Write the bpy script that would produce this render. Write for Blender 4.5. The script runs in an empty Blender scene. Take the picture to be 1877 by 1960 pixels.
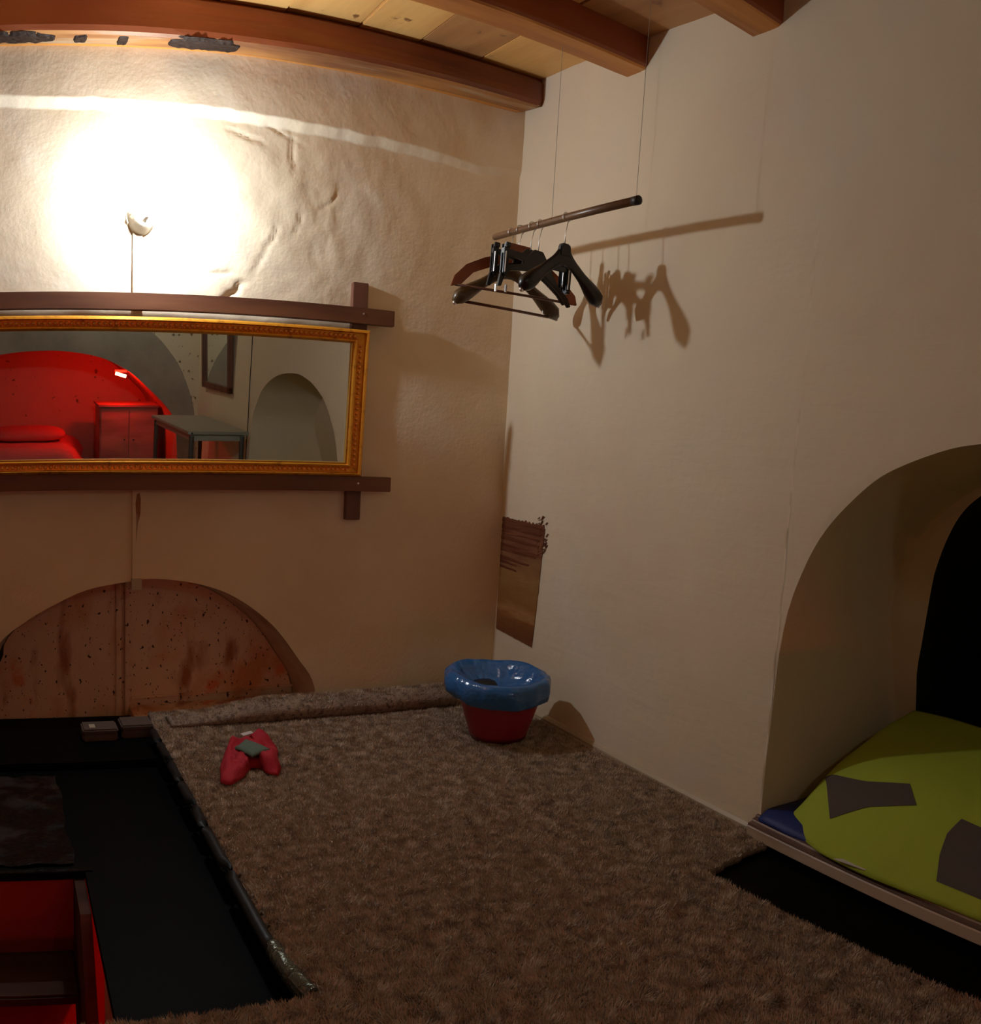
import bpy, math, random
import numpy as np
from mathutils import Vector, Matrix, noise
random.seed(7)
rs = np.random.RandomState(5)
SC = bpy.context.scene
COL = SC.collection

# ------------------------------------------------------------------ camera (a phone panorama: a cylindrical lens)
EYE = 1.1178
FPX, CX, CY = 1727.57, -6.62, 1100.18          # pixels per radian, principal column and row of the 1877 x 1960 frame
PITCH, ROLL, YAW = -0.1427, 0.0197, -0.005
cd = bpy.data.cameras.new('camera'); cam = bpy.data.objects.new('camera', cd); COL.objects.link(cam)
cd.type = 'PANO'
cd.panorama_type = 'CENTRAL_CYLINDRICAL'
cd.central_cylindrical_range_u_min = (0 - CX) / FPX
cd.central_cylindrical_range_u_max = (1877 - CX) / FPX
cd.central_cylindrical_range_v_min = (CY - 1960) / FPX
cd.central_cylindrical_range_v_max = CY / FPX
cd.central_cylindrical_radius = 1.0
cd.clip_start = 0.01
cp, sp = math.cos(PITCH), math.sin(PITCH); cr, sr = math.cos(ROLL), math.sin(ROLL); cy_, sy_ = math.cos(YAW), math.sin(YAW)
Rm = Matrix(((cy_, sy_, 0), (-sy_, cy_, 0), (0, 0, 1))) @ Matrix(((1, 0, 0), (0, cp, -sp), (0, sp, cp))) @ Matrix(((cr, 0, sr), (0, 1, 0), (-sr, 0, cr)))
cam.matrix_world = Matrix.Translation((0, 0, EYE)) @ (Rm @ Matrix(((1, 0, 0), (0, 0, -1), (0, 1, 0)))).to_4x4()
SC.camera = cam

# ------------------------------------------------------------------ world, exposure, light levels
w = bpy.data.worlds.new('world'); SC.world = w; w.use_nodes = True
w.node_tree.nodes['Background'].inputs[0].default_value = (0, 0, 0, 1)
SC.view_settings.view_transform = 'Standard'; SC.view_settings.look = 'None'
SC.view_settings.gamma = 1.0; SC.view_settings.use_curve_mapping = False
SC.view_settings.exposure = 0.07
SC.cycles.max_bounces = 8; SC.cycles.diffuse_bounces = 6; SC.cycles.glossy_bounces = 4
SC.cycles.sample_clamp_indirect = 4.0
SC.cycles.use_denoising = True; SC.cycles.adaptive_threshold = 0.02
BULB = Vector((0.585, 3.43, 2.005))
BULB_STRENGTH = 850.0
BULB_COL = (1.0, 1.12, 1.26)
REAR_BULB, REAR_STRENGTH, REAR_COL = Vector((.95, -.95, 2.12)), 100.0, (1.0, 1.08, 0.92)
RED_S, RED_COL = 330.0, (1.0, 0.02, 0.008)
LOW_W = 16.0

# ------------------------------------------------------------------ geometry helpers
class MB:
    def __init__(s): s.v = []; s.f = []; s.m = []
    def add(s, vs, fs, mi=0):
        n = len(s.v); s.v += [tuple(p) for p in vs]
        s.f += [tuple(i + n for i in f) for f in fs]; s.m += [mi] * len(fs)
    def box(s, a, b, mi=0):
        (x0, y0, z0), (x1, y1, z1) = a, b
        s.add([(x0,y0,z0),(x1,y0,z0),(x1,y1,z0),(x0,y1,z0),(x0,y0,z1),(x1,y0,z1),(x1,y1,z1),(x0,y1,z1)],
              [(0,3,2,1),(4,5,6,7),(0,1,5,4),(1,2,6,5),(2,3,7,6),(3,0,4,7)], mi)
    def prism(s, pts, fn, d0, d1, mi=0):
        """pts: outline in 2D; fn(u, v, d) -> 3D point; extruded from d0 to d1"""
        n = len(pts)
        s.add([fn(u, v, d0) for u, v in pts] + [fn(u, v, d1) for u, v in pts],
              [tuple(range(n))[::-1], tuple(range(n, 2 * n))] + [(i, (i + 1) % n, n + (i + 1) % n, n + i) for i in range(n)], mi)
    def grid(s, rows, mi=0, closed=False):
        n = len(rows[0]); base = [p for r in rows for p in r]; fs = []
        for i in range(len(rows) - 1):
            for j in range(n if closed else n - 1):
                k = (j + 1) % n
                fs.append((i*n + j, i*n + k, (i+1)*n + k, (i+1)*n + j))
        s.add(base, fs, mi)
    def sweep(s, path, radii, seg=10, mi=0, up=(0, 1, 0), power=1.0, caps=True):
        """ring of elliptic section (a across 'up', b along 'up') along a path"""
        P = [Vector(p) for p in path]; rows = []; up = Vector(up)
        for i, p in enumerate(P):
            t = (P[min(i+1, len(P)-1)] - P[max(i-1, 0)]).normalized()
            a = t.cross(up)
            if a.length < 1e-4: a = t.cross(Vector((0.3, 0.2, 1)))
            a.normalize(); b = a.cross(t).normalized()
            r = radii[i] if isinstance(radii, (list, tuple)) else radii
            ra, rb = r if isinstance(r, (list, tuple)) else (r, r)
            row = []
            for k in range(seg):
                c, q = math.cos(2*math.pi*k/seg), math.sin(2*math.pi*k/seg)
                c = math.copysign(abs(c)**power, c); q = math.copysign(abs(q)**power, q)
                row.append(p + a*(ra*c) + b*(rb*q))
            rows.append(row)
        s.grid(rows, mi, closed=True)
        if caps:
            n = len(s.v) - len(rows)*seg
            s.f.append(tuple(range(n, n+seg))[::-1]); s.m.append(mi)
            e = len(s.v) - seg
            s.f.append(tuple(range(e, e+seg))); s.m.append(mi)
    def lathe(s, prof, c=(0,0,0), seg=32, mi=0, wob=None):
        rows = []
        for i, (r, z) in enumerate(prof):
            row = []
            for k in range(seg):
                a = 2*math.pi*k/seg; rr, zz = r, z
                if wob: rr, zz = wob(i, a, r, z)
                row.append((c[0] + rr*math.cos(a), c[1] + rr*math.sin(a), c[2] + zz))
            rows.append(row)
        s.grid(rows, mi, closed=True)
    def build(s, name, mats, parent=None, smooth=False, bevel=0, loc=None):
        me = bpy.data.meshes.new(name); me.from_pydata(s.v, [], s.f)
        for m in (mats if isinstance(mats, (list, tuple)) else [mats]): me.materials.append(m)
        if any(s.m): me.polygons.foreach_set('material_index', s.m)
        me.update()
        import bmesh
        bm = bmesh.new(); bm.from_mesh(me); bmesh.ops.recalc_face_normals(bm, faces=bm.faces)
        if bevel: bmesh.ops.bevel(bm, geom=[e for e in bm.edges if e.is_manifold and e.calc_face_angle(0) > 0.5], offset=bevel, segments=2, affect='EDGES', clamp_overlap=True)
        bm.to_mesh(me); bm.free()
        if smooth: me.shade_smooth() if hasattr(me, 'shade_smooth') else me.polygons.foreach_set('use_smooth', [True]*len(me.polygons))
        o = bpy.data.objects.new(name, me); COL.objects.link(o)
        if parent is not None: o.parent = parent
        if loc is not None: o.location = loc
        return o

def thing(name, label, cat, loc=(0,0,0), rz=0, group=None):
    o = bpy.data.objects.new(name, None); COL.objects.link(o); o.empty_display_size = 0.05
    o.location = loc; o.rotation_euler = (0, 0, rz); o['label'] = label; o['category'] = cat
    if group: o['group'] = group
    return o
def tag(o, label, cat, group=None, kind=None):
    o['label'] = label; o['category'] = cat
    if group: o['group'] = group
    if kind: o['kind'] = kind
    return o
def struct(o, label=None):
    o['kind'] = 'structure'
    if label: o['label'] = label
    return o
def nz(x, y, z=0.0): return noise.noise(Vector((x, y, z)))
def fbm(x, y, z=0.0, o=4):
    s = 0; a = 1
    for _ in range(o): s += a*noise.noise(Vector((x, y, z))); x *= 2.03; y *= 2.03; z += 7.3; a *= 0.5
    return s
def lerp(a, b, t): return a + (b - a)*t
def sstep(a, b, x):
    t = min(1, max(0, (x - a)/(b - a))); return t*t*(3 - 2*t)
def interp(tab, x): return float(np.interp(x, [p[0] for p in tab], [p[1] for p in tab]))

# ------------------------------------------------------------------ materials
def mat(name, col, rough=0.6, metal=0.0, bump=None, vary=None, spec=0.5, coat=0.0, emit=None, sheen=0.0):
    """bump: (scale, strength, detail)  vary: list of (colour, scale, lo, hi, stretch)"""
    m = bpy.data.materials.new(name); m.use_nodes = True; nt = m.node_tree; N = nt.nodes; L = nt.links
    b = N['Principled BSDF']
    b.inputs['Roughness'].default_value = rough; b.inputs['Metallic'].default_value = metal
    b.inputs['Specular IOR Level'].default_value = spec; b.inputs['Coat Weight'].default_value = coat
    b.inputs['Coat Roughness'].default_value = 0.15
    if sheen: b.inputs['Sheen Weight'].default_value = sheen
    tc = N.new('ShaderNodeTexCoord'); out = None
    rgb = N.new('ShaderNodeRGB'); rgb.outputs[0].default_value = (*col, 1); cur = rgb.outputs[0]
    for (c, sc, lo, hi, st) in (vary or []):
        mp = N.new('ShaderNodeMapping'); mp.inputs['Scale'].default_value = st
        L.new(tc.outputs['Object'], mp.inputs[0])
        n = N.new('ShaderNodeTexNoise'); n.inputs['Scale'].default_value = sc; n.inputs['Detail'].default_value = 6
        L.new(mp.outputs[0], n.inputs['Vector'])
        r = N.new('ShaderNodeMapRange'); r.inputs[1].default_value = lo; r.inputs[2].default_value = hi
        L.new(n.outputs[0], r.inputs[0])
        mx = N.new('ShaderNodeMix'); mx.data_type = 'RGBA'; mx.inputs[7].default_value = (*c, 1)
        L.new(r.outputs[0], mx.inputs[0]); L.new(cur, mx.inputs[6]); cur = mx.outputs[2]
    L.new(cur, b.inputs['Base Color'])
    if bump:
        prev = None
        for (sc, stg, det, *st) in (bump if isinstance(bump, list) else [bump]):
            n = N.new('ShaderNodeTexNoise'); n.inputs['Scale'].default_value = sc; n.inputs['Detail'].default_value = det
            if st:
                mp = N.new('ShaderNodeMapping'); mp.inputs['Scale'].default_value = st[0]; L.new(tc.outputs['Object'], mp.inputs[0]); L.new(mp.outputs[0], n.inputs['Vector'])
            else: L.new(tc.outputs['Object'], n.inputs['Vector'])
            bp = N.new('ShaderNodeBump'); bp.inputs['Strength'].default_value = 1.0; bp.inputs['Distance'].default_value = stg
            L.new(n.outputs[0], bp.inputs['Height'])
            if prev: L.new(prev, bp.inputs['Normal'])
            prev = bp.outputs[0]
        L.new(prev, b.inputs['Normal'])
    if emit:
        b.inputs['Emission Color'].default_value = (*emit[0], 1); b.inputs['Emission Strength'].default_value = emit[1]
    return m
S1 = (1, 1, 1)
M = {}
M['plaster'] = mat('rough_plaster', (0.80, 0.65, 0.44), 0.75, bump=[(5, .003, 3), (17, .0016, 5, (1, 1, 1.3)), (60, .0012, 4)], vary=[((0.72, 0.56, 0.38), 1.7, .42, .75, S1), ((0.82, 0.70, 0.54), 3.1, .5, .8, S1)], spec=0.3)
M['plaster_right'] = mat('smooth_plaster', (0.80, 0.66, 0.46), 0.8, bump=[(3.0, .006, 3), (30, .0010, 4), (5, .003, 4, (1, .5, 3))], vary=[((0.72, 0.56, 0.39), 1.3, .42, .75, S1), ((0.80, 0.68, 0.53), 2.6, .5, .85, S1)], spec=0.3)
M['plaster_grey'] = mat('grey_plaster', (0.42, 0.37, 0.30), 0.85, bump=(9, .006, 5), vary=[((0.30, 0.26, 0.21), 3, .4, .7, S1)])
M['plaster_spotty'] = mat('spotted_plaster', (0.74, 0.64, 0.47), 0.85, bump=(9, .004, 5), vary=[((0.20, 0.14, 0.08), 17, .62, .68, S1), ((0.12, 0.09, 0.06), 31, .68, .72, S1)])
M['plaster_red_lit'] = mat('alcove_plaster', (0.62, 0.24, 0.17), 0.85, bump=(9, .005, 5), vary=[((0.2, 0.1, 0.06), 14, .66, .70, S1)])  # red of the alcove light put partly into the wall colour
M['conduit'] = mat('painted_conduit', (0.74, 0.60, 0.41), 0.7, vary=[((0.45, 0.26, 0.12), 9, .60, .75, (1, 1, .25))])
M['stain'] = mat('brown_stain', (0.30, 0.13, 0.05), 0.7, vary=[((0.5, 0.38, 0.27), 30, .5, .65, (1, 1, .25))])
M['beam'] = mat('stained_beam', (0.31, 0.080, 0.024), 0.5, bump=[(14, .004, 6, (.06, 1, 1)), (60, .0008, 4, (.1, 1, 1))], vary=[((0.12, 0.035, 0.014), 5, .46, .72, (.16, 1.6, 1.6)), ((0.42, 0.17, 0.05), 6, .56, .8, (.12, 2, 2))], spec=.5)
M['beam_low'] = mat('bare_lamplit_underside', (0.62, 0.25, 0.04), 0.5, bump=[(14, .004, 6, (.06, 1, 1))], vary=[((0.35, 0.11, 0.03), 5, .46, .70, (.16, 1.6, 1.6)), ((0.75, 0.5, 0.25), 7, .62, .8, (.12, 2, 2))], spec=.5)  # bare orange wood, lightened with the lamplight that falls on the undersides
M['beam_mid'] = mat('weathered_lamplit_underside', (0.42, 0.18, 0.05), 0.5, bump=[(14, .004, 6, (.06, 1, 1))], vary=[((0.17, 0.06, 0.025), 5, .46, .66, (.3, 1.6, 1.6)), ((0.40, 0.30, 0.18), 6, .58, .72, (.3, 2, 2))], spec=.4)  # weathered streaks; lamplight from below put into the lighter brown
M['bark'] = mat('bark', (0.022, 0.011, 0.007), 0.6, bump=[(70, .006, 5, (.5, 1, 1))], vary=[((0.06, 0.035, 0.024), 60, .55, .75, (.5, 1, 1))], spec=.2)
M['plank'] = mat('pine_plank', (0.78, 0.44, 0.14), 0.5, bump=(20, .0015, 5, (2, .12, 1)), vary=[((0.60, 0.29, 0.08), 7, .45, .75, (1.2, .14, 1)), ((0.22, 0.09, 0.03), 14, .68, .74, (1, .6, 1))])
M['plank_red'] = mat('reddish_plank', (0.50, 0.25, 0.09), 0.5, bump=(20, .0015, 5, (2, .12, 1)), vary=[((0.30, 0.12, 0.04), 6, .45, .75, (1.2, .14, 1)), ((0.20, 0.07, 0.03), 14, .68, .74, (1, .6, 1))])
M['rail'] = mat('dark_rail_wood', (0.18, 0.068, 0.027), 0.45, bump=(30, .0010, 5, (.1, 1, 1)), vary=[((0.10, 0.034, 0.016), 8, .45, .7, (.15, 1, 1))])
M['post'] = mat('dark_post_wood', (0.17, 0.065, 0.035), 0.5, bump=(30, .0008, 5, (1, 1, .1)), vary=[((0.09, 0.032, 0.02), 10, .45, .7, (1, 1, .15))])
M['gold'] = mat('gilt', (0.80, 0.36, 0.03), 0.32, metal=0.55, bump=(90, .0008, 4), vary=[((0.42, 0.15, 0.02), 30, .55, .75, S1)])
M['bead'] = mat('gilt_bead', (0.85, 0.36, 0.07), 0.35, metal=0.3)
M['gold_in'] = mat('gilt_lip', (0.92, 0.62, 0.15), 0.3, metal=0.6)
M['mirror'] = mat('mirror_glass', (0.86, 0.90, 0.86), 0.0, metal=1.0)
M['ceramic'] = mat('ceramic', (0.72, 0.66, 0.52), 0.25, coat=.4)
M['brown_dot'] = mat('brown_enamel', (0.28, 0.16, 0.05), 0.4)
M['bulb'] = mat('bulb_glow', (1, 1, 1), 0.3, emit=(BULB_COL, BULB_STRENGTH))
M['socket'] = mat('lamp_socket', (0.75, 0.72, 0.66), 0.4)
M['black_floor'] = mat('black_sheet_floor', (0.0016, 0.0016, 0.0014), 0.6, bump=[(5, .004, 3), (40, .0008, 3)], spec=.05)
M['black_sheet'] = mat('black_sheet', (0.002, 0.002, 0.002), 0.3, bump=[(14, .012, 3)], vary=[((0.024, 0.022, 0.021), 7, .56, .66, S1)], spec=.15)
M['rubber'] = mat('grey_rubber', (0.010, 0.012, 0.012), 0.45, bump=(60, .001, 3), spec=.3)
M['tape'] = mat('shiny_tape', (0.13, 0.15, 0.12), 0.18, metal=.6, bump=[(60, .004, 3, (1, 2.5, 1))])
M['carpet'] = mat('carpet_pile', (0.34, 0.255, 0.185), 0.95, vary=[((0.10, 0.066, 0.048), 55, .45, .72, S1), ((0.27, 0.20, 0.15), 4, .5, .8, S1)], bump=[(150, .005, 3)], spec=.15)
M['carpet_tuft'] = mat('carpet_tuft', (0.60, 0.47, 0.345), 0.75, vary=[((0.30, 0.225, 0.165), 30, .42, .70, S1), ((0.55, 0.43, 0.32), 3, .5, .8, S1)], spec=.35)
M['rust'] = None
M['door_reveal'] = mat('reveal_plaster', (0.62, 0.44, 0.30), 0.85, bump=(12, .003, 4), vary=[((0.36, 0.20, 0.12), 5, .45, .75, S1)])
M['iron_dark'] = mat('dark_iron', (0.03, 0.014, 0.012), 0.45, metal=.3)
M['grey_box'] = mat('grey_plastic', (0.10, 0.075, 0.06), 0.45)
M['cream'] = mat('cream_paint', (0.46, 0.38, 0.27), 0.45)
M['trim'] = mat('cream_trim', (0.50, 0.41, 0.28), 0.4, vary=[((0.3, 0.2, 0.12), 6, .55, .8, (1, .2, 1))])
M['sill'] = mat('sill_wood', (0.17, 0.105, 0.075), 0.35, bump=(20, .001, 4, (1, .1, 1)), vary=[((0.13, 0.06, 0.04), 7, .45, .75, (1, .15, 1))])
M['sill_light'] = mat('sill_light', (0.55, 0.42, 0.30), 0.35, vary=[((0.2, 0.11, 0.07), 7, .5, .7, (1, .15, 1))])
M['bag'] = mat('blue_bag', (0.022, 0.13, 0.36), 0.16, bump=[(16, .012, 2), (40, .003, 3)], spec=.7)
M['bin'] = mat('red_plastic', (0.33, 0.02, 0.035), 0.33)
M['red_cloth'] = mat('red_cloth', (0.42, 0.006, 0.018), 0.8, bump=(60, .002, 3))
M['green_cloth'] = mat('green_grey_cloth', (0.10, 0.145, 0.10), 0.85, vary=[((0.14, 0.16, 0.15), 40, .5, .7, S1)], bump=(90, .002, 2))
M['tag'] = mat('white_tag', (0.62, 0.55, 0.50), 0.7)
M['lime'] = mat('lime_cloth', (0.37, 0.44, 0.030), 0.85, bump=[(7, .01, 3), (260, .0004, 2)], sheen=.0)
M['grey_print'] = mat('grey_print', (0.085, 0.062, 0.048), 0.85, bump=(260, .0004, 2))
M['blue_mat'] = mat('blue_fabric', (0.008, 0.022, 0.15), 0.6, bump=(30, .002, 2))
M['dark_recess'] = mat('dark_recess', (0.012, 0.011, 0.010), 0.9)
M['hanger_black'] = mat('black_plastic', (0.010, 0.008, 0.009), 0.32, spec=.5)
M['hanger_olive'] = mat('olive_plastic', (0.095, 0.055, 0.022), 0.34, vary=[((0.05, 0.027, 0.012), 12, .45, .7, S1)])
M['hanger_wood'] = mat('hanger_wood', (0.30, 0.085, 0.025), 0.38, vary=[((0.18, 0.045, 0.015), 12, .45, .7, (.2, 1, 1))])
M['bar_wood'] = mat('bar_wood', (0.13, 0.045, 0.022), 0.4)
M['chrome'] = mat('chrome', (0.88, 0.86, 0.83), 0.38, metal=1)
M['rod'] = mat('rod_wood', (0.20, 0.105, 0.05), 0.35, vary=[((0.11, 0.05, 0.025), 30, .45, .7, (1, .1, 1))])
M['dark_end'] = mat('dark_rod_end', (0.02, 0.012, 0.01), 0.5)
M['string'] = mat('grey_string', (0.30, 0.26, 0.21), 0.7)
M['wood_red'] = mat('red_brown_wood', (0.45, 0.25, 0.18), 0.5, vary=[((0.2, 0.1, 0.07), 6, .45, .7, (.2, 1, 1))])
M['table'] = mat('grey_table_top', (0.32, 0.32, 0.27), 0.4)
M['steel'] = mat('table_leg_metal', (0.10, 0.09, 0.075), 0.4, metal=.3)
M['linen_red_lit'] = mat('linen_red_lit', (0.70, 0.12, 0.11), 0.85, bump=(12, .01, 3))  # bedding colour carries the red light of the alcove
M['cord'] = mat('black_cord', (0.01, 0.01, 0.009), 0.5)
M['tube'] = mat('red_tube_glow', (1, .3, .3), 0.3, emit=(RED_COL, RED_S))

def rust_mat():
    m = mat('rusty_painted_iron', (0.74, 0.51, 0.34), 0.45,
        vary=[((0.62, 0.25, 0.10), 3.3, .50, .66, S1), ((0.36, 0.12, 0.05), 8, .56, .70, (1, 1, .35)), ((0.72, 0.20, 0.09), 5, .64, .72, S1), ((0.05, 0.02, 0.012), 36, .645, .665, (1.3, 1, 1)), ((0.05, 0.02, 0.012), 85, .665, .685, (1, 1, .7))],
        bump=[(42, .003, 3), (110, .001, 2)], spec=.6)
    return m
M['rust'] = rust_mat()
M['paint_stripe'] = mat('dark_brush_stroke', (0.12, 0.032, 0.016), 0.35, vary=[((0.26, 0.09, 0.04), 20, .5, .7, (.3, .3, 5))], spec=.4)
def patch_mat():
    m = mat('brown_paint', (0.3, 0.12, 0.04), 0.3, bump=(30, .001, 3, (.3, .3, 3)), spec=.5); nt = m.node_tree; N = nt.nodes; L = nt.links
    tc = N.new('ShaderNodeTexCoord'); sp_ = N.new('ShaderNodeSeparateXYZ'); L.new(tc.outputs['Object'], sp_.inputs[0])
    mp = N.new('ShaderNodeMapping'); mp.inputs['Scale'].default_value = (.6, .6, 3.0); L.new(tc.outputs['Object'], mp.inputs[0])
    n = N.new('ShaderNodeTexNoise'); n.inputs['Scale'].default_value = 7; n.inputs['Detail'].default_value = 6; L.new(mp.outputs[0], n.inputs['Vector'])
    a = N.new('ShaderNodeMath'); a.operation = 'MULTIPLY_ADD'; a.inputs[1].default_value = .22; L.new(n.outputs[0], a.inputs[0]); L.new(sp_.outputs[2], a.inputs[2])
    b_ = N.new('ShaderNodeMath'); b_.operation = 'SUBTRACT'; b_.inputs[1].default_value = .11; L.new(a.outputs[0], b_.inputs[0])
    r = N.new('ShaderNodeValToRGB'); L.new(b_.outputs[0], r.inputs[0]); e = r.color_ramp.elements
    e[0].position = .29; e[0].color = (.17, .055, .02, 1); e[1].position = .84; e[1].color = (.16, .05, .025, 1)
    for p_, c_ in ((.37, (.24, .085, .025)), (.42, (.40, .21, .075)), (.47, (.27, .12, .035)), (.58, (.33, .17, .055)), (.64, (.24, .11, .05)), (.69, (.15, .045, .02)), (.74, (.22, .09, .045)), (.79, (.14, .045, .022))):
        q = e.new(p_); q.color = (*c_, 1)
    L.new(r.outputs[0], N['Principled BSDF'].inputs['Base Color']); return m
M['paint_patch'] = patch_mat()
M['red_lit_wall'] = mat('wall_tinted_red_light', (0.30, 0.03, 0.02), 0.5)  # stairwell wall, red light from below put into its colour
M['stair_wood'] = mat('dark_stair_wood', (0.085, 0.038, 0.026), 0.75, vary=[((0.025, 0.01, 0.007), 6, .45, .7, (.2, 1, 1))], spec=.12)

# ------------------------------------------------------------------ room frame
D = 3.6                                   # plane of the wall with the mirror
RX, SK = 2.2309, -0.069                   # side wall: x = RX + SK*(D - y)... leans in towards the viewer
REAR = -1.45
LEFT = -1.9
def wx(y): return RX + SK*(D - y)
def RW(y, z, off=0.0):                    # point on the side wall, off = metres out into the room
    n = math.hypot(1, SK); return (wx(y) - off/n, y - off*SK*-1/n*-1, z)
def zc(y): return 2.712 - 0.095*(3.42 - max(y, 1.2))     # underside of the ceiling boards

ARCH = [(-0.06, 0.20), (-.009, .321), (.098, .406), (.205, .468), (.344, .53), (.526, .563), (.634, .571), (.81, .546), (.967, .487), (1.131, .365), (1.253, .211), (1.329, .091), (1.360, -.12)]
AX0 = -0.165
def dense(tab, k=8):
    P = [Vector((a, b)) for a, b in tab]; P = [P[0]*2 - P[1]] + P + [P[-1]*2 - P[-2]]; out = []
    for i in range(1, len(P) - 2):
        for j in range(k):
            t = j/k; p0, p1, p2, p3 = P[i-1:i+3]
            q = .5*((2*p1) + (p2 - p0)*t + (2*p0 - 5*p1 + 4*p2 - p3)*t*t + (3*p1 - p0 - 3*p2 + p3)*t**3)
            out.append((q.x, q.y))
    out.append(tab[-1]); o2 = [out[0]]
    for q in out[1:]:
        if q[0] > o2[-1][0] + 1e-5: o2.append(q)
    return o2
ARCH = dense(ARCH)
def arch_back(x):
    if x > 1.36 or x < AX0: return None
    if x < -.06: return lerp(-.12, .20, math.sqrt(max(0, (x - AX0)/(-.06 - AX0))))
    return interp(ARCH, x)
def ledge(x): return interp([(-2, 2.40), (0, 2.403), (.525, 2.395), (.881, 2.389), (1.248, 2.375), (1.72, 2.365), (2.0, 2.347), (2.25, 2.375)], x)
def back_off(x, z):                       # relief of the hand-plastered wall, metres out into the room
    o = 0.006*fbm(x*1.6, z*1.6, 1.0, 3)
    rough = sstep(.6, 1.0, x)*(1 - sstep(1.5, 1.9, x))*sstep(1.55, 1.75, z)*(1 - sstep(2.2, 2.4, z))
    o += (0.0010 + 0.0022*rough)*fbm(x*9, z*9, 3.0, 2)*sstep(1.0, 1.8, z) + 0.0008*fbm(x*9, z*9, 3.0, 2)
    if rough > 0: o -= 0.0014*rough*max(0, 1 - abs(fbm(x*7 + z*3, z*6 - x*3, 9.0, 2))*5)*sstep(-.1, .35, nz(x*2.5, z*2.5, 11))
    l = ledge(x) + 0.006*nz(x*12, 5.0)
    amp = lerp(.034, .014, sstep(1.5, 2.2, x))
    t_ = min(1, max(0, (z - (l - lerp(.032, .024, sstep(0, 2, x)) + .004*nz(x*22, 8)))/.030)); o += amp*t_
    # cracks under the ledge and gouges above the rail
    for (cx, cz, ln, ang, wd, dp) in ((1.13, 2.335, .13, -.35, .005, .006), (1.17, 2.27, .10, -1.5, .008, .008), (.98, 2.31, .10, -.25, .006, .008), (.93, 1.715, .09, .75, .012, .016), (.88, 1.79, .07, .1, .006, .008), (1.10, 1.95, .06, 1.2, .005, .008), (1.33, 2.10, .07, .7, .006, .007), (1.05, 1.86, .10, 1.1, .006, .007), (1.2, 2.0, .08, 1.3, .005, .006)):
        u = (x - cx)*math.cos(ang) + (z - cz)*math.sin(ang); v = -(x - cx)*math.sin(ang) + (z - cz)*math.cos(ang)
        if abs(u) < ln: o -= dp*math.exp(-(v/wd + 1.2*nz(u*30, cx))**2)*(1 - (u/ln)**2)
    return o
def xs_for(x0, x1, step, cuts):
    xs = list(np.arange(x0, x1, step)) + [x1] + cuts
    return sorted(set(round(float(x), 5) for x in xs))
# back wall
xs = xs_for(LEFT, 2.26, .014, [AX0 + .0005*k*k for k in range(1, 12)] + [1.36 - .0008*k*k for k in range(0, 12)] + [AX0 - .001, 1.361])
NZR = 200
m = MB(); rows = []
for x in xs:
    a = arch_back(x); z0 = a if a is not None else -.12
    row = []
    lz = ledge(x) + 0.006*nz(x*12, 5.0)
    zl = [lerp(z0, lz - .05, k/(NZR - 1)) for k in range(NZR)] + [lerp(lz - .05, lz + .02, k/18) for k in range(1, 19)] + [lerp(lz + .02, 2.76, k/24) for k in range(1, 25)]
    for z in zl:
        edge = sstep(0, .05, z - z0) if a is not None else 1
        row.append((x, D - back_off(x, z)*lerp(.3, 1, edge), z))
    rows.append(row)
m.grid(rows); wall_back = struct(m.build('wall_back', M['plaster'], smooth=True))
# reveal of the low arch
m = MB(); ax = [x for x in xs if arch_back(x) is not None]; rows = []
DOORY = 3.80
for x in ax:
    z = arch_back(x); t = (x - .6)
    rows.append([(x, D - back_off(x, z)*.3 + .0, z), (x - .02*t, D + .07, z - .008), (x - .06*t, DOORY + .02, z - .02)])
m.grid(rows); rev = m.build('arch_reveal', M['door_reveal'], wall_back, smooth=True)
# iron shutters in the arch
door = thing('iron_shutter', 'low arched pair of rusty painted iron shutters set in the wall under the mirror', 'shutter', (.6, DOORY, 0))
def leaf(x0, x1, y0, y1, nm, zb=-.17):
    m = MB(); pts = [(x, arch_in(x)) for x in np.linspace(x0, x1, 40)]
    outline = [(x1, zb), (x0, zb)] + pts
    outline = [(x0, zb)] + [(x1, zb)] + pts[::-1]
    m.prism(outline, lambda u, v, d: (u - .6, d, v), y0, y1); return m.build(nm, M['rust'], door)
def arch_in(x):
    t = (x - .6)/.94; xx = .6 + t; xx = min(max(xx, AX0 + .004), 1.355)
    a = arch_back(xx); return max(-.16, (a if a is not None else -.12) - .02)
leaf(-.12, .505, 0.0, .012, 'leaf'); leaf(.515, 1.315, .004, .016, 'leaf')
m = MB(); m.box((.490 - .6, -.012, -.17), (.515 - .6, 0.0, .535)); m.box((.530 - .6, -.016, -.17), (.548 - .6, .004, .535)); m.build('cover_strip', M['rust'], door, bevel=.002)
m = MB(); m.prism([(.548 - .6, -.10), (1.335 - .6, -.10), (1.335 - .6, .006), (.548 - .6, -.016)], lambda u, v, d: (u, d, v), -.205, -.006); m.build('threshold', M['rust'], door, bevel=.003)
m = MB(); m.prism([(.56 - .6, .012), (1.30 - .6, .034), (1.30 - .6, .042), (.56 - .6, .022)], lambda u, v, d: (u, d, v), -.006, .004); m.build('bottom_flange', M['rust'], door)
m = MB(); m.sweep([(-.62 + .0, -.035, .205), (-.615, -.04, .235), (-.612, -.04, .30), (-.62, -.035, .325)], [(.012, .010), (.019, .014), (.019, .014), (.012, .010)], 12); m.build('handle', M['iron_dark'], door, smooth=True)

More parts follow.
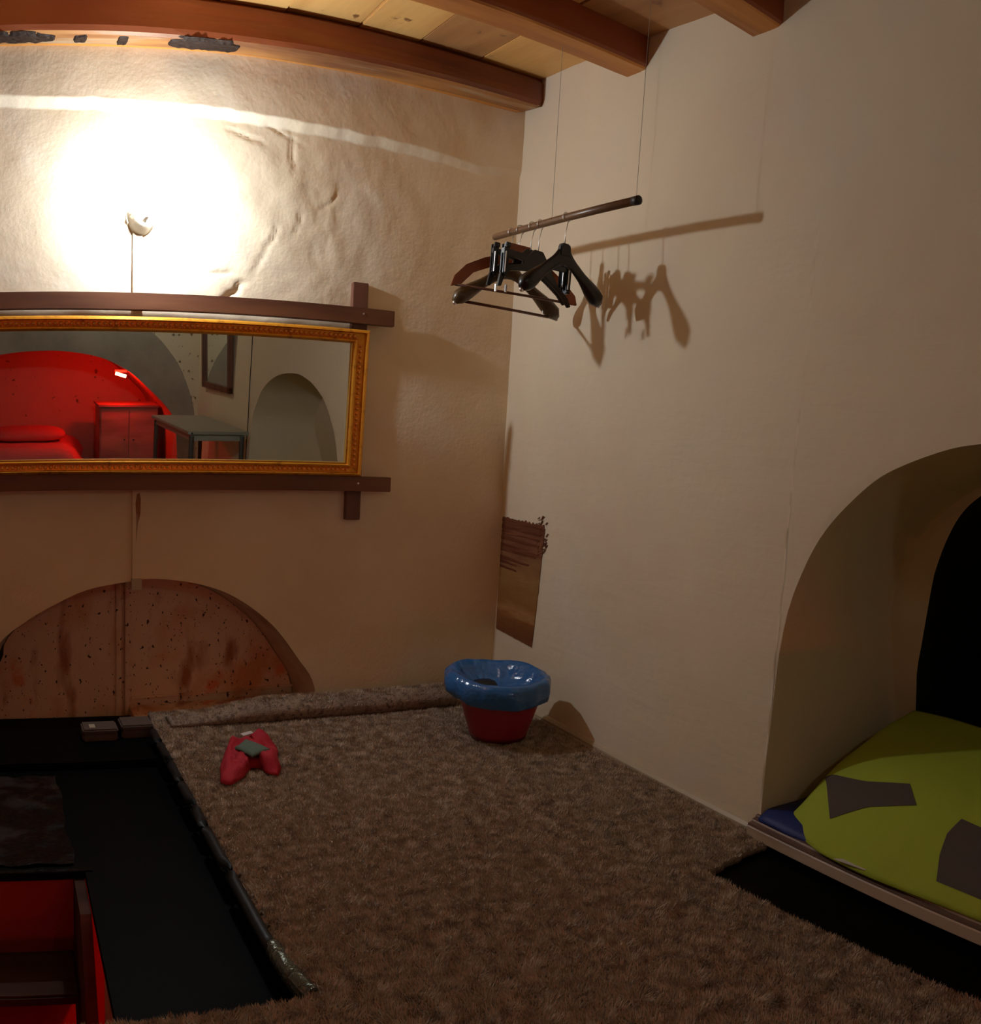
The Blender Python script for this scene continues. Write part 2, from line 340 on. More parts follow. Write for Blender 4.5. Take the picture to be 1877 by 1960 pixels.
# side wall with the sleeping niche
def RI(y, z, off):                         # point inside the niche, off negative = depth
    return (wx(y) - off, y, z)
NICHE = [(.045, -.1), (.055, .52), (.075, .85), (.19, 1.03), (.30, 1.13), (.49, 1.215), (.70, 1.262), (.95, 1.278), (1.114, 1.258), (1.237, 1.229), (1.403, 1.161), (1.506, 1.086), (1.60, .99), (1.66, .90), (1.715, .77), (1.740, .66), (1.752, .50), (1.757, .28), (1.760, -.1)]
NICHE_PTS = list(NICHE)
NICHE = dense(NICHE)
def niche(y):
    if y <= .045 or y >= 1.760: return None
    return interp(NICHE, y)
def right_off(y, z):
    return 0.009*fbm(y*1.1 + 9, z*1.1, 2.0, 3) + 0.0013*fbm(y*8, z*8, 4.0, 2)
ys = xs_for(REAR, 3.62, .02, [p[0] for p in NICHE_PTS] + [1.757 + .001*k*k for k in range(2)] + [1.758, 1.759, 1.7405, 1.7475, 1.752, 1.755, .046, .048, .05, .0605])
m = MB(); rows = []
for y in ys:
    a = niche(y); z0 = a if a is not None else -.12; row = []
    for k in range(130):
        z = lerp(z0, 2.76, k/129); e = sstep(0, .04, z - z0) if a is not None else 1
        row.append(RW(y, z, right_off(y, z)*lerp(.4, 1, e)))
    rows.append(row)
m.grid(rows); wall_right = struct(m.build('wall_right', M['plaster_right'], smooth=True))
def NB(z): return -interp([(0, .80), (.38, .70), (.63, .60), (.85, .53), (1.3, .48)], z)      # depth of the niche: its back leans
m = MB(); rows = []
ny = [y for y in ys if niche(y) is not None]
for y in ny:
    z = niche(y); rows.append([RW(y, z, right_off(y, z)*.4), RI(y, z - .004, -.06), RI(y, z - .01, NB(z)*.5), RI(lerp(.9, y, .997), z - .02, NB(z))])
m.grid(rows); m.build('niche_reveal', M['plaster_right'], wall_right, smooth=True)
HOLE = dense([(.42, .05), (.43, .5), (.47, .8), (.60, 1.06), (.82, 1.19), (1.06, 1.215), (1.28, 1.18), (1.42, 1.09), (1.49, .98), (1.54, .84), (1.60, .62), (1.655, .42), (1.68, .05)])
m = MB()
outer = [(lerp(.9, y, .997), niche(y) - .02) for y in ny]
arc = np.concatenate([[0], np.cumsum([math.dist(outer[k], outer[k+1]) for k in range(len(outer) - 1)])]); arc /= arc[-1]
HOLE = [(.42, -.1)] + HOLE + [(1.682, -.1)]
harc = np.concatenate([[0], np.cumsum([math.dist(HOLE[k], HOLE[k+1]) for k in range(len(HOLE) - 1)])]); harc /= harc[-1]
inner = [(float(np.interp(t, harc, [p[0] for p in HOLE])), float(np.interp(t, harc, [p[1] for p in HOLE]))) for t in arc]
m.grid([[RI(a[0], a[1], NB(a[1] + .02)) for a in outer], [RI(b[0], b[1], NB(b[1])) for b in inner]]); m.build('niche_back', M['plaster_right'], wall_right, smooth=True)
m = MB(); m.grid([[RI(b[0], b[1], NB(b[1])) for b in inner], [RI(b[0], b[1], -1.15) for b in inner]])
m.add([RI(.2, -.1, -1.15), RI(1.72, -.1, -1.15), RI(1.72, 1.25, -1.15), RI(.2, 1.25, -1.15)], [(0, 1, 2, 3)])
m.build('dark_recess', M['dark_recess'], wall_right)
m = MB(); m.add([RI(.04, .035, 0), RI(1.765, .035, 0), RI(1.765, .035, -1.15), RI(.04, .035, -1.15)], [(0, 1, 2, 3)]); m.build('niche_floor', M['sill'], wall_right)
# brown paint patch by the corner
m = MB(); pts = []
for k in range(25): t = k/24; pts.append((lerp(3.575, 3.19, t), .835 + .012*nz(k*.9, 1) - .02*t*(k % 2)*.5))
for k in range(1, 30): t = k/30; pts.append((lerp(3.18, 3.235, t) + .012*nz(k*1.1, 4)*(1 - t), lerp(.82, .290, t)))
for k in range(0, 16): t = k/15; pts.append((lerp(3.235, 3.575, t), lerp(.287, .305, t) + .003*nz(k*.8, 7)))
m.prism(pts, lambda u, v, d: RW(u, v, right_off(u, v) + d), .0015, .004); pp = m.build('paint_patch', M['paint_patch'], wall_right)
m = MB()
for k in range(9):
    z = .828 - k*.027 - .014*nz(k*3.1, 1); th = rs.uniform(.004, .016); y0 = 3.575; y1 = 3.20 - .02*nz(k*2.1, 9) + (.004*k)
    if k > 4: y1 += .035*(k - 4); 
    pts = [(y0, z), (lerp(y0, y1, .5), z - .006 + .004*nz(k, 2)), (y1, z - .012), (y1 + .012, z - .016 - th*.4), (lerp(y0, y1, .6), z - .008 - th), (lerp(y0, y1, .3), z - .010 - th*.5), (y0, z - .005 - th)]
    m.prism(pts, lambda u, v, d: RW(u, v, right_off(u, v) + d), .004, .006)
for k in range(30):
    y = 3.20 + rs.uniform(-.03, .05); z = rs.uniform(.70, .86); l = rs.uniform(.006, .022)
    m.prism([(y, z), (y - .006, z + .002), (y - .02, z + l), (y - .014, z + l)], lambda u, v, d: RW(u, v, right_off(u, v) + d), .0015, .005)
st = m.build('brush_stroke', M['paint_stripe'], wall_right); st['kind'] = 'stuff'
# foot moulding of the side wall
m = MB(); m.prism([(0, -.03), (.018, -.03), (.018, .012), (.010, .022), (0, .026)], lambda u, v, d: RW(d, v, u), 3.56, 1.775); struct(m.build('baseboard_right', M['trim']))
m = MB(); m.prism([(.018, -.03), (.030, -.03), (.030, -.004), (.018, .002)], lambda u, v, d: RW(d, v, u), 3.40, 1.775); struct(m.build('trim_1', M['sill_light']))
# niche sill of stepped boards, edge highlights put in as pale strips
sill = thing('niche_sill', 'stepped brown wooden sill boards along the front edge of the arched niche', 'sill', RW(.9, 0, 0)[:3])
for (a, b, z0, z1, mt) in ((-.03, .010, .040, .064, 'sill'), (.010, .013, .034, .0625, 'sill_light'), (.013, .026, .010, .054, 'sill'), (.026, .029, .004, .051, 'sill_light'), (.029, .044, .004, .044, 'sill'), (.044, .047, .000, .036, 'sill_light'), (-.01, .036, -.028, .006, 'black_floor')):
    m = MB(); o = Vector(RW(.9, 0, 0)); m.prism([(a, z0), (b, z0), (b, z1 - .003), (a, z1)], lambda u, v, d: Vector(RW(d, v, u)) - o, .02, 1.772 + .0*b); m.build('board', M[mt], sill, bevel=.0015)

# rear wall (seen in the mirror) with the arched alcove
OUT = [(-1.30, -.02), (-1.25, .5), (-1.1, .95), (-.85, 1.32), (-.5, 1.58), (0, 1.73), (.45, 1.75), (.9, 1.70), (1.25, 1.59), (1.468, 1.45), (1.60, 1.31), (1.70, 1.17), (1.79, .97), (1.851, .757), (1.875, .4), (1.88, -.02)]
INN = [(-1.10, -.02), (-1.06, .4), (-.95, .75), (-.7, 1.02), (-.4, 1.18), (0.03, 1.275), (.35, 1.305), (.65, 1.30), (.987, 1.24), (1.25, 1.11), (1.41, .98), (1.56, .84), (1.66, .72), (1.70, .55), (1.72, .3), (1.725, -.02)]
OUT = dense(OUT, 5); INN = dense(INN, 5)
xr = xs_for(LEFT, 1.90, .03, [p[0] for p in OUT[::4]] + [-1.2995, 1.8795, 1.878, 1.86, -1.29, -1.28])
m = MB(); rows = []
for x in xr:
    a = interp(OUT, x) if -1.30 < x < 1.88 else None; z0 = a if a is not None else -.02
    rows.append([(x, REAR - .006*fbm(x*2, lerp(z0, 2.76, k/30)*2, 8, 3), lerp(z0, 2.76, k/30)) for k in range(31)])
m.grid(rows); wall_rear = struct(m.build('wall_rear', M['plaster_spotty'], smooth=True))
N = 60; oc = []; ic = []
def resample(tab, n):
    P = [Vector((a, b)) for a, b in tab]; L = [0]
    for i in range(1, len(P)): L.append(L[-1] + (P[i] - P[i-1]).length)
    return [(float(np.interp(t, L, [p.x for p in P])), float(np.interp(t, L, [p.y for p in P]))) for t in np.linspace(0, L[-1], n)]
oc = resample(OUT, N); ic = resample(INN, N)
m = MB(); m.grid([[(a, REAR, b) for a, b in oc], [(lerp(a, c, .45), REAR - .03, lerp(b, d, .40)) for (a, b), (c, d) in zip(oc, ic)], [(a, REAR - .10, b) for a, b in ic]])
m.build('arch_band', M['plaster_grey'], wall_rear, smooth=True)
m = MB(); m.grid([[(a, REAR - .10, b) for a, b in ic], [(a*1.0 + .02, REAR - .9, b + .02) for a, b in ic], [(a, REAR - 1.75, b + .03) for a, b in ic]]); 
m.build('alcove_vault', M['plaster_red_lit'], wall_rear, smooth=True)
m = MB(); m.add([(-1.9, REAR - 1.75, -.05), (1.9, REAR - 1.75, -.05), (1.9, REAR - 1.75, 1.5), (-1.9, REAR - 1.75, 1.5)], [(0, 1, 2, 3)]); m.build('alcove_back', M['plaster_red_lit'], wall_rear)
# left wall, out of the picture
m = MB(); m.box((LEFT - .1, REAR - .1, -.1), (LEFT, D + .1, 2.76)); struct(m.build('wall_left', M['plaster_right']))

# ------------------------------------------------------------------ ceiling of planks on beams
ceil_m = MB(); ceil_m.prism([(D + .1, zc(D) + .05), (REAR - .1, zc(REAR) + .05), (REAR - .1, zc(REAR) + .12), (D + .1, zc(D) + .12)], lambda u, v, d: (d, u, v), LEFT - .1, 2.5)
ceiling = struct(ceil_m.build('ceiling', M['plank_red']))
x = LEFT; k = 0
while x < 2.26:
    wd = random.uniform(.24, .34)
    for (ya, yb) in ((3.66, 2.755), (2.755, 2.07), (2.07, 1.2), (1.2, REAR)):
        j = random.uniform(-.003, .003)
        m = MB(); xa, xb = x + .002, x + wd - .002; h = .03
        ang = .05*random.uniform(.2, 1)
        m.prism([(ya, zc(ya) + j), (yb, zc(yb) + j), (yb, zc(yb) + h), (ya, zc(ya) + h)], lambda u, v, d: (d + (u - 2)*.06, u, v), xa, xb)
        m.build('plank', M['plank_red'] if (k % 5 == 3 or ya < 2.1) else M['plank'], ceiling, bevel=.003); k += 1
    x += wd
def beam(y0, y1, zb, zt, zb2=None, cham=.03, low=.72, name='beam'):
    """log squared by hand: y0 near the viewer, y1 far; zb at x=0, zb2 at the side wall"""
    zb2 = zb if zb2 is None else zb2
    m = MB(); rows = []; n = 70
    sec = [(y1, zt, 0), (y0 + .035, zt, 0), (y0, zt - .024, 0), (y0, None, .35), (y0, None, cham), (y0 + cham*.4, None, cham*.3), (y0 + cham, None, 0.0), (lerp(y0, y1, low), None, .012 if low > .5 else -.001), (y1, None, .018 if low > .5 else .004)]
    for i in range(n + 1):
        x = lerp(LEFT, 2.24, i/n); row = []; b = lerp(zb, zb2, max(0, x)/2.24)
        for j, (yy, zz, up) in enumerate(sec):
            if zz is None: zz = b + (up if up != .35 else (zt - b)*.5)
            k = .004*fbm(x*2.2, j*.7, y0, 3)
            end = .022*sstep(2.17, 2.24, x)
            row.append((x, yy + k + (end if j in (2, 3, 4, 5) else 0), zz + k + (end if 4 <= j <= 8 else 0)))
        rows.append(row)
    m.grid(rows, closed=True)
    m.f.append(tuple(range(len(sec)))); m.m.append(0)
    e = len(m.v) - len(sec); m.f.append(tuple(range(e, e + len(sec)))); m.m.append(0)
    nsec = len(sec)
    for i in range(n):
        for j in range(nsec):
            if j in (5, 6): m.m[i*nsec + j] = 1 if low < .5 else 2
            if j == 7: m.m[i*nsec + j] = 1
    o = m.build(name, [M['beam'], M['beam_low'], M['beam_mid']], smooth=False); return o
b1 = tag(beam(3.415, 3.60, 2.556, 2.715, 2.594, cham=.022), 'squared log beam with dark bark patches resting on the mirror wall', 'beam')
b2 = tag(beam(2.685, 2.81, 2.525, 2.668, 2.535, cham=.014, low=.4), 'squared log beam second from the mirror wall, pale lamplit underside', 'beam')
b3 = tag(beam(1.995, 2.125, 2.468, 2.61, 2.478, cham=.014, low=.4), 'squared log beam at the top right of the ceiling, nearest the viewer', 'beam')
# bark left on the lower edge of the first beam
def bark(x0, x1, lo, hi, seed):
    m = MB(); n = max(6, int((x1 - x0)/.012)); rows = []; P0 = Vector((0, 3.434, 2.557)); P1 = Vector((0, 3.560, 2.568)); nrm = Vector((0, 0, -1))
    for i in range(n + 1):
        t = i/n; x = lerp(x0, x1, t); row = []
        a = lo + .10*nz(x*40, seed) + .25*(abs(t - .5)*2)**6; b = hi + .12*nz(x*33, seed + 3) - .25*(abs(t - .5)*2)**6
        for k in range(7):
            s = lerp(a, b, k/6); h = .006 + .004*nz(x*60, s*9, seed)
            if k in (0, 6) or i in (0, n): h = -.003
            p = P0.lerp(P1, s) + nrm*h; row.append((x, p.y, p.z + .038*max(0, x)/2.24))
        rows.append(row)
    m.grid(rows); m.build('bark_patch', M['bark'], b1)
bark(-.30, .235, -.08, .80, 1.0); bark(.295, .350, .05, .75, 2.0); bark(.455, .50, .0, .85, 3.0); bark(.64, .915, -.10, .86, 4.0); bark(-.9, -.6, .0, .8, 5.0)

# ------------------------------------------------------------------ floor, hatch, carpet
PZ = -.08                                   # level of the black well around the hatch
HX0, HX1, HY0, HY1 = -.85, .222, 1.60, 2.395
m = MB()
m.box((.60, REAR - 1.75, -.14), (2.9, D + .3, -.02)); m.box((LEFT, REAR - 1.75, -.14), (.60, 1.60, -.02))
m.box((HX1, 1.60, -.105), (.60, D + .22, PZ)); m.box((LEFT, HY1, -.10), (HX1, D + .22, PZ)); m.box((LEFT, 1.60, -.105), (HX0, HY1, PZ))
floor = struct(m.build('floor', M['black_floor']))
# timber lining of the hatch
fr = thing('hatch_frame', 'dark timber lining round the open floor hatch', 'frame', (HX1, HY1, PZ))
for (a, b, mt) in (((.001, -.79, -.20), (.022, -.46, -.004), 'wood_red'), ((-1.03, .001, -.020), (.022, .022, .003), 'black_sheet')):
    m = MB(); m.box(a, b); m.build('lining_board', M[mt], fr, bevel=.002)
# black board by the shutters and sheet in the well
m = MB(); m.box((-1.2, 3.20, PZ), (.598, D + .17, PZ + .028)); t_ = tag(m.build('floor_board', M['black_floor'], bevel=.006), 'black board lying at the foot of the iron shutters', 'board')
m = MB(); rows = []
for i in range(40):
    y = lerp(2.44, 3.14, i/39); rows.append([(lerp(-1.0, .19 + .03*nz(y*5, 1), j/60), y + .02*nz(j*.2, 3), PZ + .004 + .014*abs(fbm(j*.23, y*6, 0, 3))) for j in range(61)])
m.grid(rows); tag(m.build('plastic_sheet', M['black_sheet'], smooth=True), 'crumpled dark mottled plastic sheet behind the open hatch', 'sheet')
# stair below
stair = thing('stair', 'open wooden stair going down through the floor hatch into red light', 'stair', (-.3, 2.2, -2.2))
o = Vector((-.3, 2.2, -2.2))
for k in range(7):
    y = 2.335 - k*.20; z = -.33 - k*.24
    m = MB(); m.box(tuple(Vector((-.62, y - .13, z - .03)) - o), tuple(Vector((.19, y + .10, z)) - o)); m.build('tread', M['stair_wood'], stair, bevel=.006)
for sx in (.19, -.66):
    m = MB(); m.prism([(2.42, -.10), (2.42, -.42), (.95, -2.2), (.60, -2.2), (.62, -2.0), (2.2, -.10)], lambda u, v, d: Vector((d, u, v)) - o, sx, sx + .03); m.build('stringer', M['stair_wood'], stair)
m = MB(); m.box((-1.9, 2.42, -2.3), (2.0, 2.47, -.10)); struct(m.build('wall_lower_back', M['red_lit_wall']))
m = MB(); m.box((-1.9, -.6, -2.3), (2.0, 2.5, -2.2)); struct(m.build('floor_lower', M['plaster_red_lit']))
m = MB(); m.box((1.2, -.6, -2.3), (1.3, 2.5, -.14)); struct(m.build('wall_lower_right', M['plaster_red_lit']))
m = MB(); m.box((-1.9, -.6, -2.3), (-1.8, 2.5, -.14)); m.box((-1.9, -.7, -2.3), (2.0, -.6, -.14)); struct(m.build('wall_lower_left', M['plaster_red_lit']))
l = bpy.data.lights.new('lower_red_light', 'POINT'); l.energy = LOW_W; l.color = RED_COL; l.shadow_soft_size = .06
lo = bpy.data.objects.new('lower_red_light', l); lo.location = (.75, 1.2, -.75); COL.objects.link(lo)
l = bpy.data.lights.new('stair_red_fill', 'POINT'); l.energy = 1.6; l.color = RED_COL; l.shadow_soft_size = .04  # added unseen fill that reddens the stair wall and treads
lo = bpy.data.objects.new('stair_red_fill', l); lo.location = (-.3, 1.35, -.50); COL.objects.link(lo)

# carpet: everywhere but the well and the strip before the niche
def in_carpet(x, y):
    j = .004*nz(y*14, 1) + .004*nz(y*50, 2); k = .012*nz(x*14, 5) + .006*nz(x*50, 6)
    if x < .603 + j and y > 1.60 + k: return False
    if x > 1.775 - .035*(1.68 - y)*0 + j + .0 and y < 1.69 + k - (x - 2.05)*-.10 and y > -.1: return False
    return x < wx(y) - .005
def ridge(x, y):
    return .012*sstep(3.47, 3.56, y) + .003*fbm(x*3, y*3, 2, 2)
def tuft_z(x, y):
    g = ridge(x, y); e = sstep(.66, 1.10, x); a = lerp(.060, .066, e); s = (y - 3.452)/a
    if abs(s) < 1 and .66 < x < 1.93: g = max(g, lerp(.010, .036, e) + lerp(.018, .050, e)*(1 - s*s)**.5)
    return g
m = MB(); st_ = .0125
XS = np.arange(LEFT + .01, 2.24, st_); YS = np.arange(REAR, 3.595, st_)
idx = {}; vs = []; fs = []
cells = []
for i in range(len(XS) - 1):
    for j in range(len(YS) - 1):
        xm, ym = XS[i] + st_/2, YS[j] + st_/2
        if xm < -.3 and ym < 1.5: 
            continue
        if in_carpet(xm, ym): cells.append((i, j))
for (i, j) in cells:
    f = []
    for (a, b) in ((i, j), (i + 1, j), (i + 1, j + 1), (i, j + 1)):
        q = idx.get((a, b))
        if q is None: q = idx[(a, b)] = len(vs); vs.append((XS[a], YS[b], ridge(XS[a], YS[b])))
        f.append(q)
    fs.append(tuple(f))
me = bpy.data.meshes.new('carpet'); me.from_pydata(vs, [], fs); me.materials.append(M['carpet']); me.shade_smooth()
md_o = bpy.data.objects.new('carpet', me); COL.objects.link(md_o)
s_ = md_o.modifiers.new('thickness', 'SOLIDIFY'); s_.thickness = .018; s_.offset = -1
carpet = tag(md_o, 'brown shaggy carpet on the floor, rolled up along the mirror wall', 'carpet')
m = MB(); n = 90; m.sweep([(lerp(.66, 1.93, i/n), 3.452 + .008*nz(i*.08, 3), lerp(.010, .036, sstep(0, .35, i/n)) + .003*nz(i*.12, 8)) for i in range(n + 1)], [(lerp(.018, .050, sstep(0, .35, i/n)) + .003*nz(i*.1, 1), lerp(.060, .066, sstep(0, .35, i/n)) + .004*nz(i*.12, 2)) for i in range(n + 1)], 20, up=(0, 1, 0))
m.build('rolled_edge', M['carpet'], carpet, smooth=True)
# rest of the carpet out of the picture, left of the viewer
m = MB(); m.box((LEFT + .01, REAR, -.018), (-.3, 1.5, .002)); m.build('carpet_edge_strip', M['carpet'], carpet)
# pile tufts: one mesh of small blades, densest where the picture is near
NB_ = 420000
ca = np.array([(XS[i], YS[j]) for i, j in cells])
dist = np.hypot(ca[:, 0], ca[:, 1])
keep = (ca[:, 1] > .55) & (ca[:, 0] > -.05) & (dist > 1.2)
ca = ca[keep]; dist = dist[keep]
p = 1/np.clip(dist, 1.3, 4)**1.0; p /= p.sum()
sel = rs.choice(len(ca), NB_, p=p)
px_ = ca[sel, 0] + rs.rand(NB_)*st_; py_ = ca[sel, 1] + rs.rand(NB_)*st_
gz = np.array([tuft_z(x, y) for x, y in ca]); pz = gz[sel] - .001
hgt = rs.uniform(.006, .014, NB_); ang = rs.rand(NB_)*6.283; wd = rs.uniform(.0012, .0022, NB_)
clump = np.array([nz(x*22, y*22, 3) for x, y in ca])[sel]; clump2 = np.array([nz(x*22, y*22, 30) for x, y in ca])[sel]
lx = (rs.rand(NB_) - .5)*.010 + .012*clump; ly = (rs.rand(NB_) - .5)*.010 + .012*clump2
V = np.empty((NB_, 3, 3), np.float32)
V[:, 0] = np.stack([px_ - np.cos(ang)*wd, py_ - np.sin(ang)*wd, pz], 1)
V[:, 1] = np.stack([px_ + np.cos(ang)*wd, py_ + np.sin(ang)*wd, pz], 1)
V[:, 2] = np.stack([px_ + lx, py_ + ly, pz + hgt], 1)
me = bpy.data.meshes.new('pile'); me.vertices.add(NB_*3); me.vertices.foreach_set('co', V.ravel())
me.loops.add(NB_*3); me.loops.foreach_set('vertex_index', np.arange(NB_*3, dtype=np.int32))
me.polygons.add(NB_); me.polygons.foreach_set('loop_start', np.arange(0, NB_*3, 3, dtype=np.int32))
me.update(calc_edges=True); me.materials.append(M['carpet_tuft'])
pile = bpy.data.objects.new('pile', me); COL.objects.link(pile); pile.parent = carpet; pile['kind'] = 'stuff'
# rubber roll along the carpet edge and its taped end
m = MB(); m.sweep([(.584 + .002*nz(y*3, 0), y, -.006) for y in np.linspace(3.38, 1.80, 40)], [(.016, .016) for _ in range(40)], 14)
rr = tag(m.build('edge_roll', M['rubber'], smooth=True), 'dark grey rubber roll along the edge of the carpet beside the hatch', 'roll')
m = MB(); n = 26; m.sweep([(.589 + .025*(i/n)**2, lerp(1.81, 1.615, i/n), -.004 - .01*(i/n)) for i in range(n + 1)], [(.018 + .004*nz(i*.9, 2) + .008*(i/n), .018 + .004*nz(i*1.1, 5)) for i in range(n + 1)], 14); m.build('taped_end', M['tape'], rr, smooth=False)

# grey boxes by the shutters
for (x0, x1, y0, y1, h, lab, cr_) in ((.313, .452, 3.43, 3.54, .050, 'small grey plastic box with a cream sticker by the shutters, left of two', True), (.470, .598, 3.45, 3.57, .055, 'small plain grey plastic box by the shutters, next to the carpet edge', False)):
    t = thing('plastic_box', lab, 'box', ((x0 + x1)/2, (y0 + y1)/2, PZ + .028)); wv, dv = (x1 - x0)/2, (y1 - y0)/2
    m = MB(); m.box((-wv, -dv, 0), (wv, dv, h*.62)); m.build('body', M['grey_box'], t, bevel=.006)
    m = MB(); m.box((-wv - .002, -dv - .002, h*.62), (wv + .002, dv + .002, h)); m.build('lid', M['grey_box'], t, bevel=.006)
    if cr_:
        m = MB(); m.box((-.042, -.03, h), (-.018, .015, h + .001)); m.build('sticker', M['cream'], t)

# ------------------------------------------------------------------ conduit and wall lamp
m = MB(); m.box((-.019, -.012, .575), (.019, .01, 1.93)); cond = m.build('cable_conduit', M['conduit'], loc=(.549, D - .004, 0), bevel=.002)
tag(cond, 'thin painted cable conduit running down the wall from the lamp to the low arch', 'conduit')
m = MB(); m.box((-.021, -.014, .53), (.021, .01, .576)); m.build('end_cap', M['cream'], cond)
m = MB(); m.prism([(-.004, .72), (.004, .80), (.014, .84), (.015, .90), (.010, .925), (-.001, .918), (-.006, .88), (-.003, .83)], lambda u, v, d: (u, d, v), -.0128, -.012); m.build('stain', M['stain'], cond)
lamp = thing('wall_lamp', 'small ceramic shell wall lamp glowing on the plaster above the mirror', 'lamp', (.560, D, 1.955))
m = MB(); rows = []
for i in range(25):                          # crescent shell, open towards the bulb
    a = lerp(math.radians(172), math.radians(352), i/24); t = i/24; row = []
    rim = .052 + .004*math.sin(a*3)
    inner_ = .030 - .016*math.sin(math.pi*t)
    if t < .2: inner_ = lerp(.046, inner_, t/.2)
    if t > .9: inner_ = lerp(inner_, .044, (t - .9)/.1)
    for k in range(7):
        s = k/6; r = lerp(rim, inner_*-.2 + .018, s); dep = -.012 - .068*math.sin(s*math.pi*.5)
        row.append((r*math.cos(a)*1.02, dep, r*math.sin(a)*.86 + .012*(1 - t) + .022*max(0, 1 - t*5)))
    rows.append(row)
m.grid(rows); sh = m.build('shade', M['ceramic'], lamp, smooth=True); s_ = sh.modifiers.new('thickness', 'SOLIDIFY'); s_.thickness = .004
m = MB(); m.box((-.006, -.0015, -.006), (.006, .0015, .006)); d_ = m.build('ornament', M['brown_dot'], lamp, loc=(-.038, -.048, .018)); d_.rotation_euler = (0, .7, -.5)
m = MB(); m.sweep([(0, -.0, .0), (.0, -.012, .0)], [(.042, .042)]*2, 24, up=(0, 0, 1)); m.build('back_plate', M['ceramic'], lamp, smooth=False)
m = MB(); m.sweep([(.004, -.03, .0), (.010, -.10, .004), (.020, -.150, .028)], [(.007, .007), (.007, .007), (.011, .011)], 14, up=(0, 0, 1)); m.build('socket', M['socket'], lamp, smooth=True)
m = MB(); R_ = .028
m.lathe([(R_*math.sin(math.pi*k/10) + .0001, -R_*math.cos(math.pi*k/10)) for k in range(11)], seg=16)
bl = m.build('bulb', M['bulb'], lamp, smooth=True, loc=tuple(BULB - Vector((.560, D, 1.955))))

# ------------------------------------------------------------------ rails, posts, mirror
rack = thing('wall_rack', 'dark brown wooden wall frame of two long rails on upright posts holding the mirror', 'rack', (.2, D, 1.0))
O = Vector((.2, D, 1.0))
def part_box(nm, a, b, mt, par, O=O, bevel=.002):
    m = MB(); m.box(tuple(Vector(a) - O), tuple(Vector(b) - O)); return m.build(nm, mt, par, bevel=bevel)
part_box('rail', (-1.45, 3.54, 1.628), (1.617, 3.572, 1.692), M['rail'], rack)
part_box('rail', (-1.45, 3.53, .938), (1.627, 3.572, 1.000), M['rail'], rack)
part_box('post', (1.440, 3.572, .814), (1.507, 3.605, 1.797), M['post'], rack)
part_box('post', (-1.30, 3.572, .814), (-1.233, 3.605, 1.797), M['post'], rack)
for (px0, zz) in ((1.475, 1.668), (1.475, .972)):
    m = MB(); m.sweep([(px0 - .2, (3.54 if zz > 1.5 else 3.53) - D - .002, zz - 1), (px0 - .2, (3.54 if zz > 1.5 else 3.53) - D + .004, zz - 1)], [(.004, .004)]*2, 10, up=(0, 0, 1)); m.build('screw', M['chrome'], rack)
TILT = .066
mir = thing('wall_mirror', 'long horizontal mirror in a beaded gold frame leaning forward between dark rails', 'mirror', (.15, 3.545, 1.001))
mir.rotation_euler = (TILT, 0, 0)
HW = 1.338; HH = .598; FW = .056; FS = .076
# frame bars with a moulded profile (distance from outer edge, depth towards the room)
PROF = [(0, 0), (0, .012), (.10, .022), (.22, .026), (.30, .012), (.66, .010), (.74, .020), (.86, .022), (.95, .012), (1, .006), (1, 0)]
def bar(p0, p1, inward, fw0, nm):
    d = (Vector(p1) - Vector(p0)); m = MB(); rows = []
    L_ = d.length; dn = d.normalized(); inw = Vector(inward)
    for (t, s) in ((0, 0), (L_, 1)):
        row = []
        for (a, b) in PROF:
            w_ = a*fw0[0]; sh_ = a*fw0[1]*(1 if s == 0 else -1)
            q = Vector(p0) + dn*t + inw*w_ + dn*sh_; row.append((q.x, q.y - b, q.z))
        rows.append(row)
    m.grid(rows, closed=True); return m.build(nm, M['gold'], mir)
bar((-HW, 0, 0), (HW, 0, 0), (0, 0, 1), (FW, FS), 'frame_bar'); bar((-HW, 0, HH), (HW, 0, HH), (0, 0, -1), (FW, FS), 'frame_bar')
bar((HW, 0, 0), (HW, 0, HH), (-1, 0, 0), (FS, FW), 'frame_bar'); bar((-HW, 0, 0), (-HW, 0, HH), (1, 0, 0), (FS, FW), 'frame_bar')
m = MB()
def bead(x, z, r):
    pts = [(x, -.011 - r*1.15, z)]
    for (q, y) in ((.62, -.011 - r*.9), (1.0, -.009)):
        for k in range(6): a = k*math.pi/3; pts.append((x + q*r*math.cos(a), y, z + q*r*math.sin(a)))
    m.add(pts, [(0, 1 + k, 1 + (k + 1) % 6) for k in range(6)] + [(1 + k, 7 + k, 7 + (k + 1) % 6, 1 + (k + 1) % 6) for k in range(6)])
for i in range(int(2*(HW - .04)/.021)):
    x = -HW + .045 + i*.021; bead(x, FW*.5, .0095); bead(x, HH - FW*.5, .0095)
    bead(x + .0105, FW*.64, .005); bead(x + .0105, HH - FW*.64, .005)
for i in range(int((HH - .09)/.021)):
    z = .05 + i*.021
    for sx in (-1, 1): bead(sx*(HW - FS*.5), z, .0095)
bd = m.build('bead_moulding', M['bead'], mir, smooth=True); bd['kind'] = 'stuff'
m = MB()
m.box((-HW + FS - .001, -.014, FW - .001), (HW - FS + .001, -.006, FW + .003)); m.box((HW - FS - .003, -.014, FW), (HW - FS + .001, -.006, HH - FW)); m.box((-HW + FS - .001, -.014, FW), (-HW + FS + .003, -.006, HH - FW))
m.build('inner_lip', M['gold_in'], mir)
m = MB(); m.box((-HW + FS*.7, -.006, FW*.7), (HW - FS*.7, -.003, HH - FW*.7)); m.build('glass', M['mirror'], mir)
m = MB(); m.box((-HW + .01, -.002, .01), (HW - .01, .004, HH - .01)); m.build('backing', M['post'], mir)

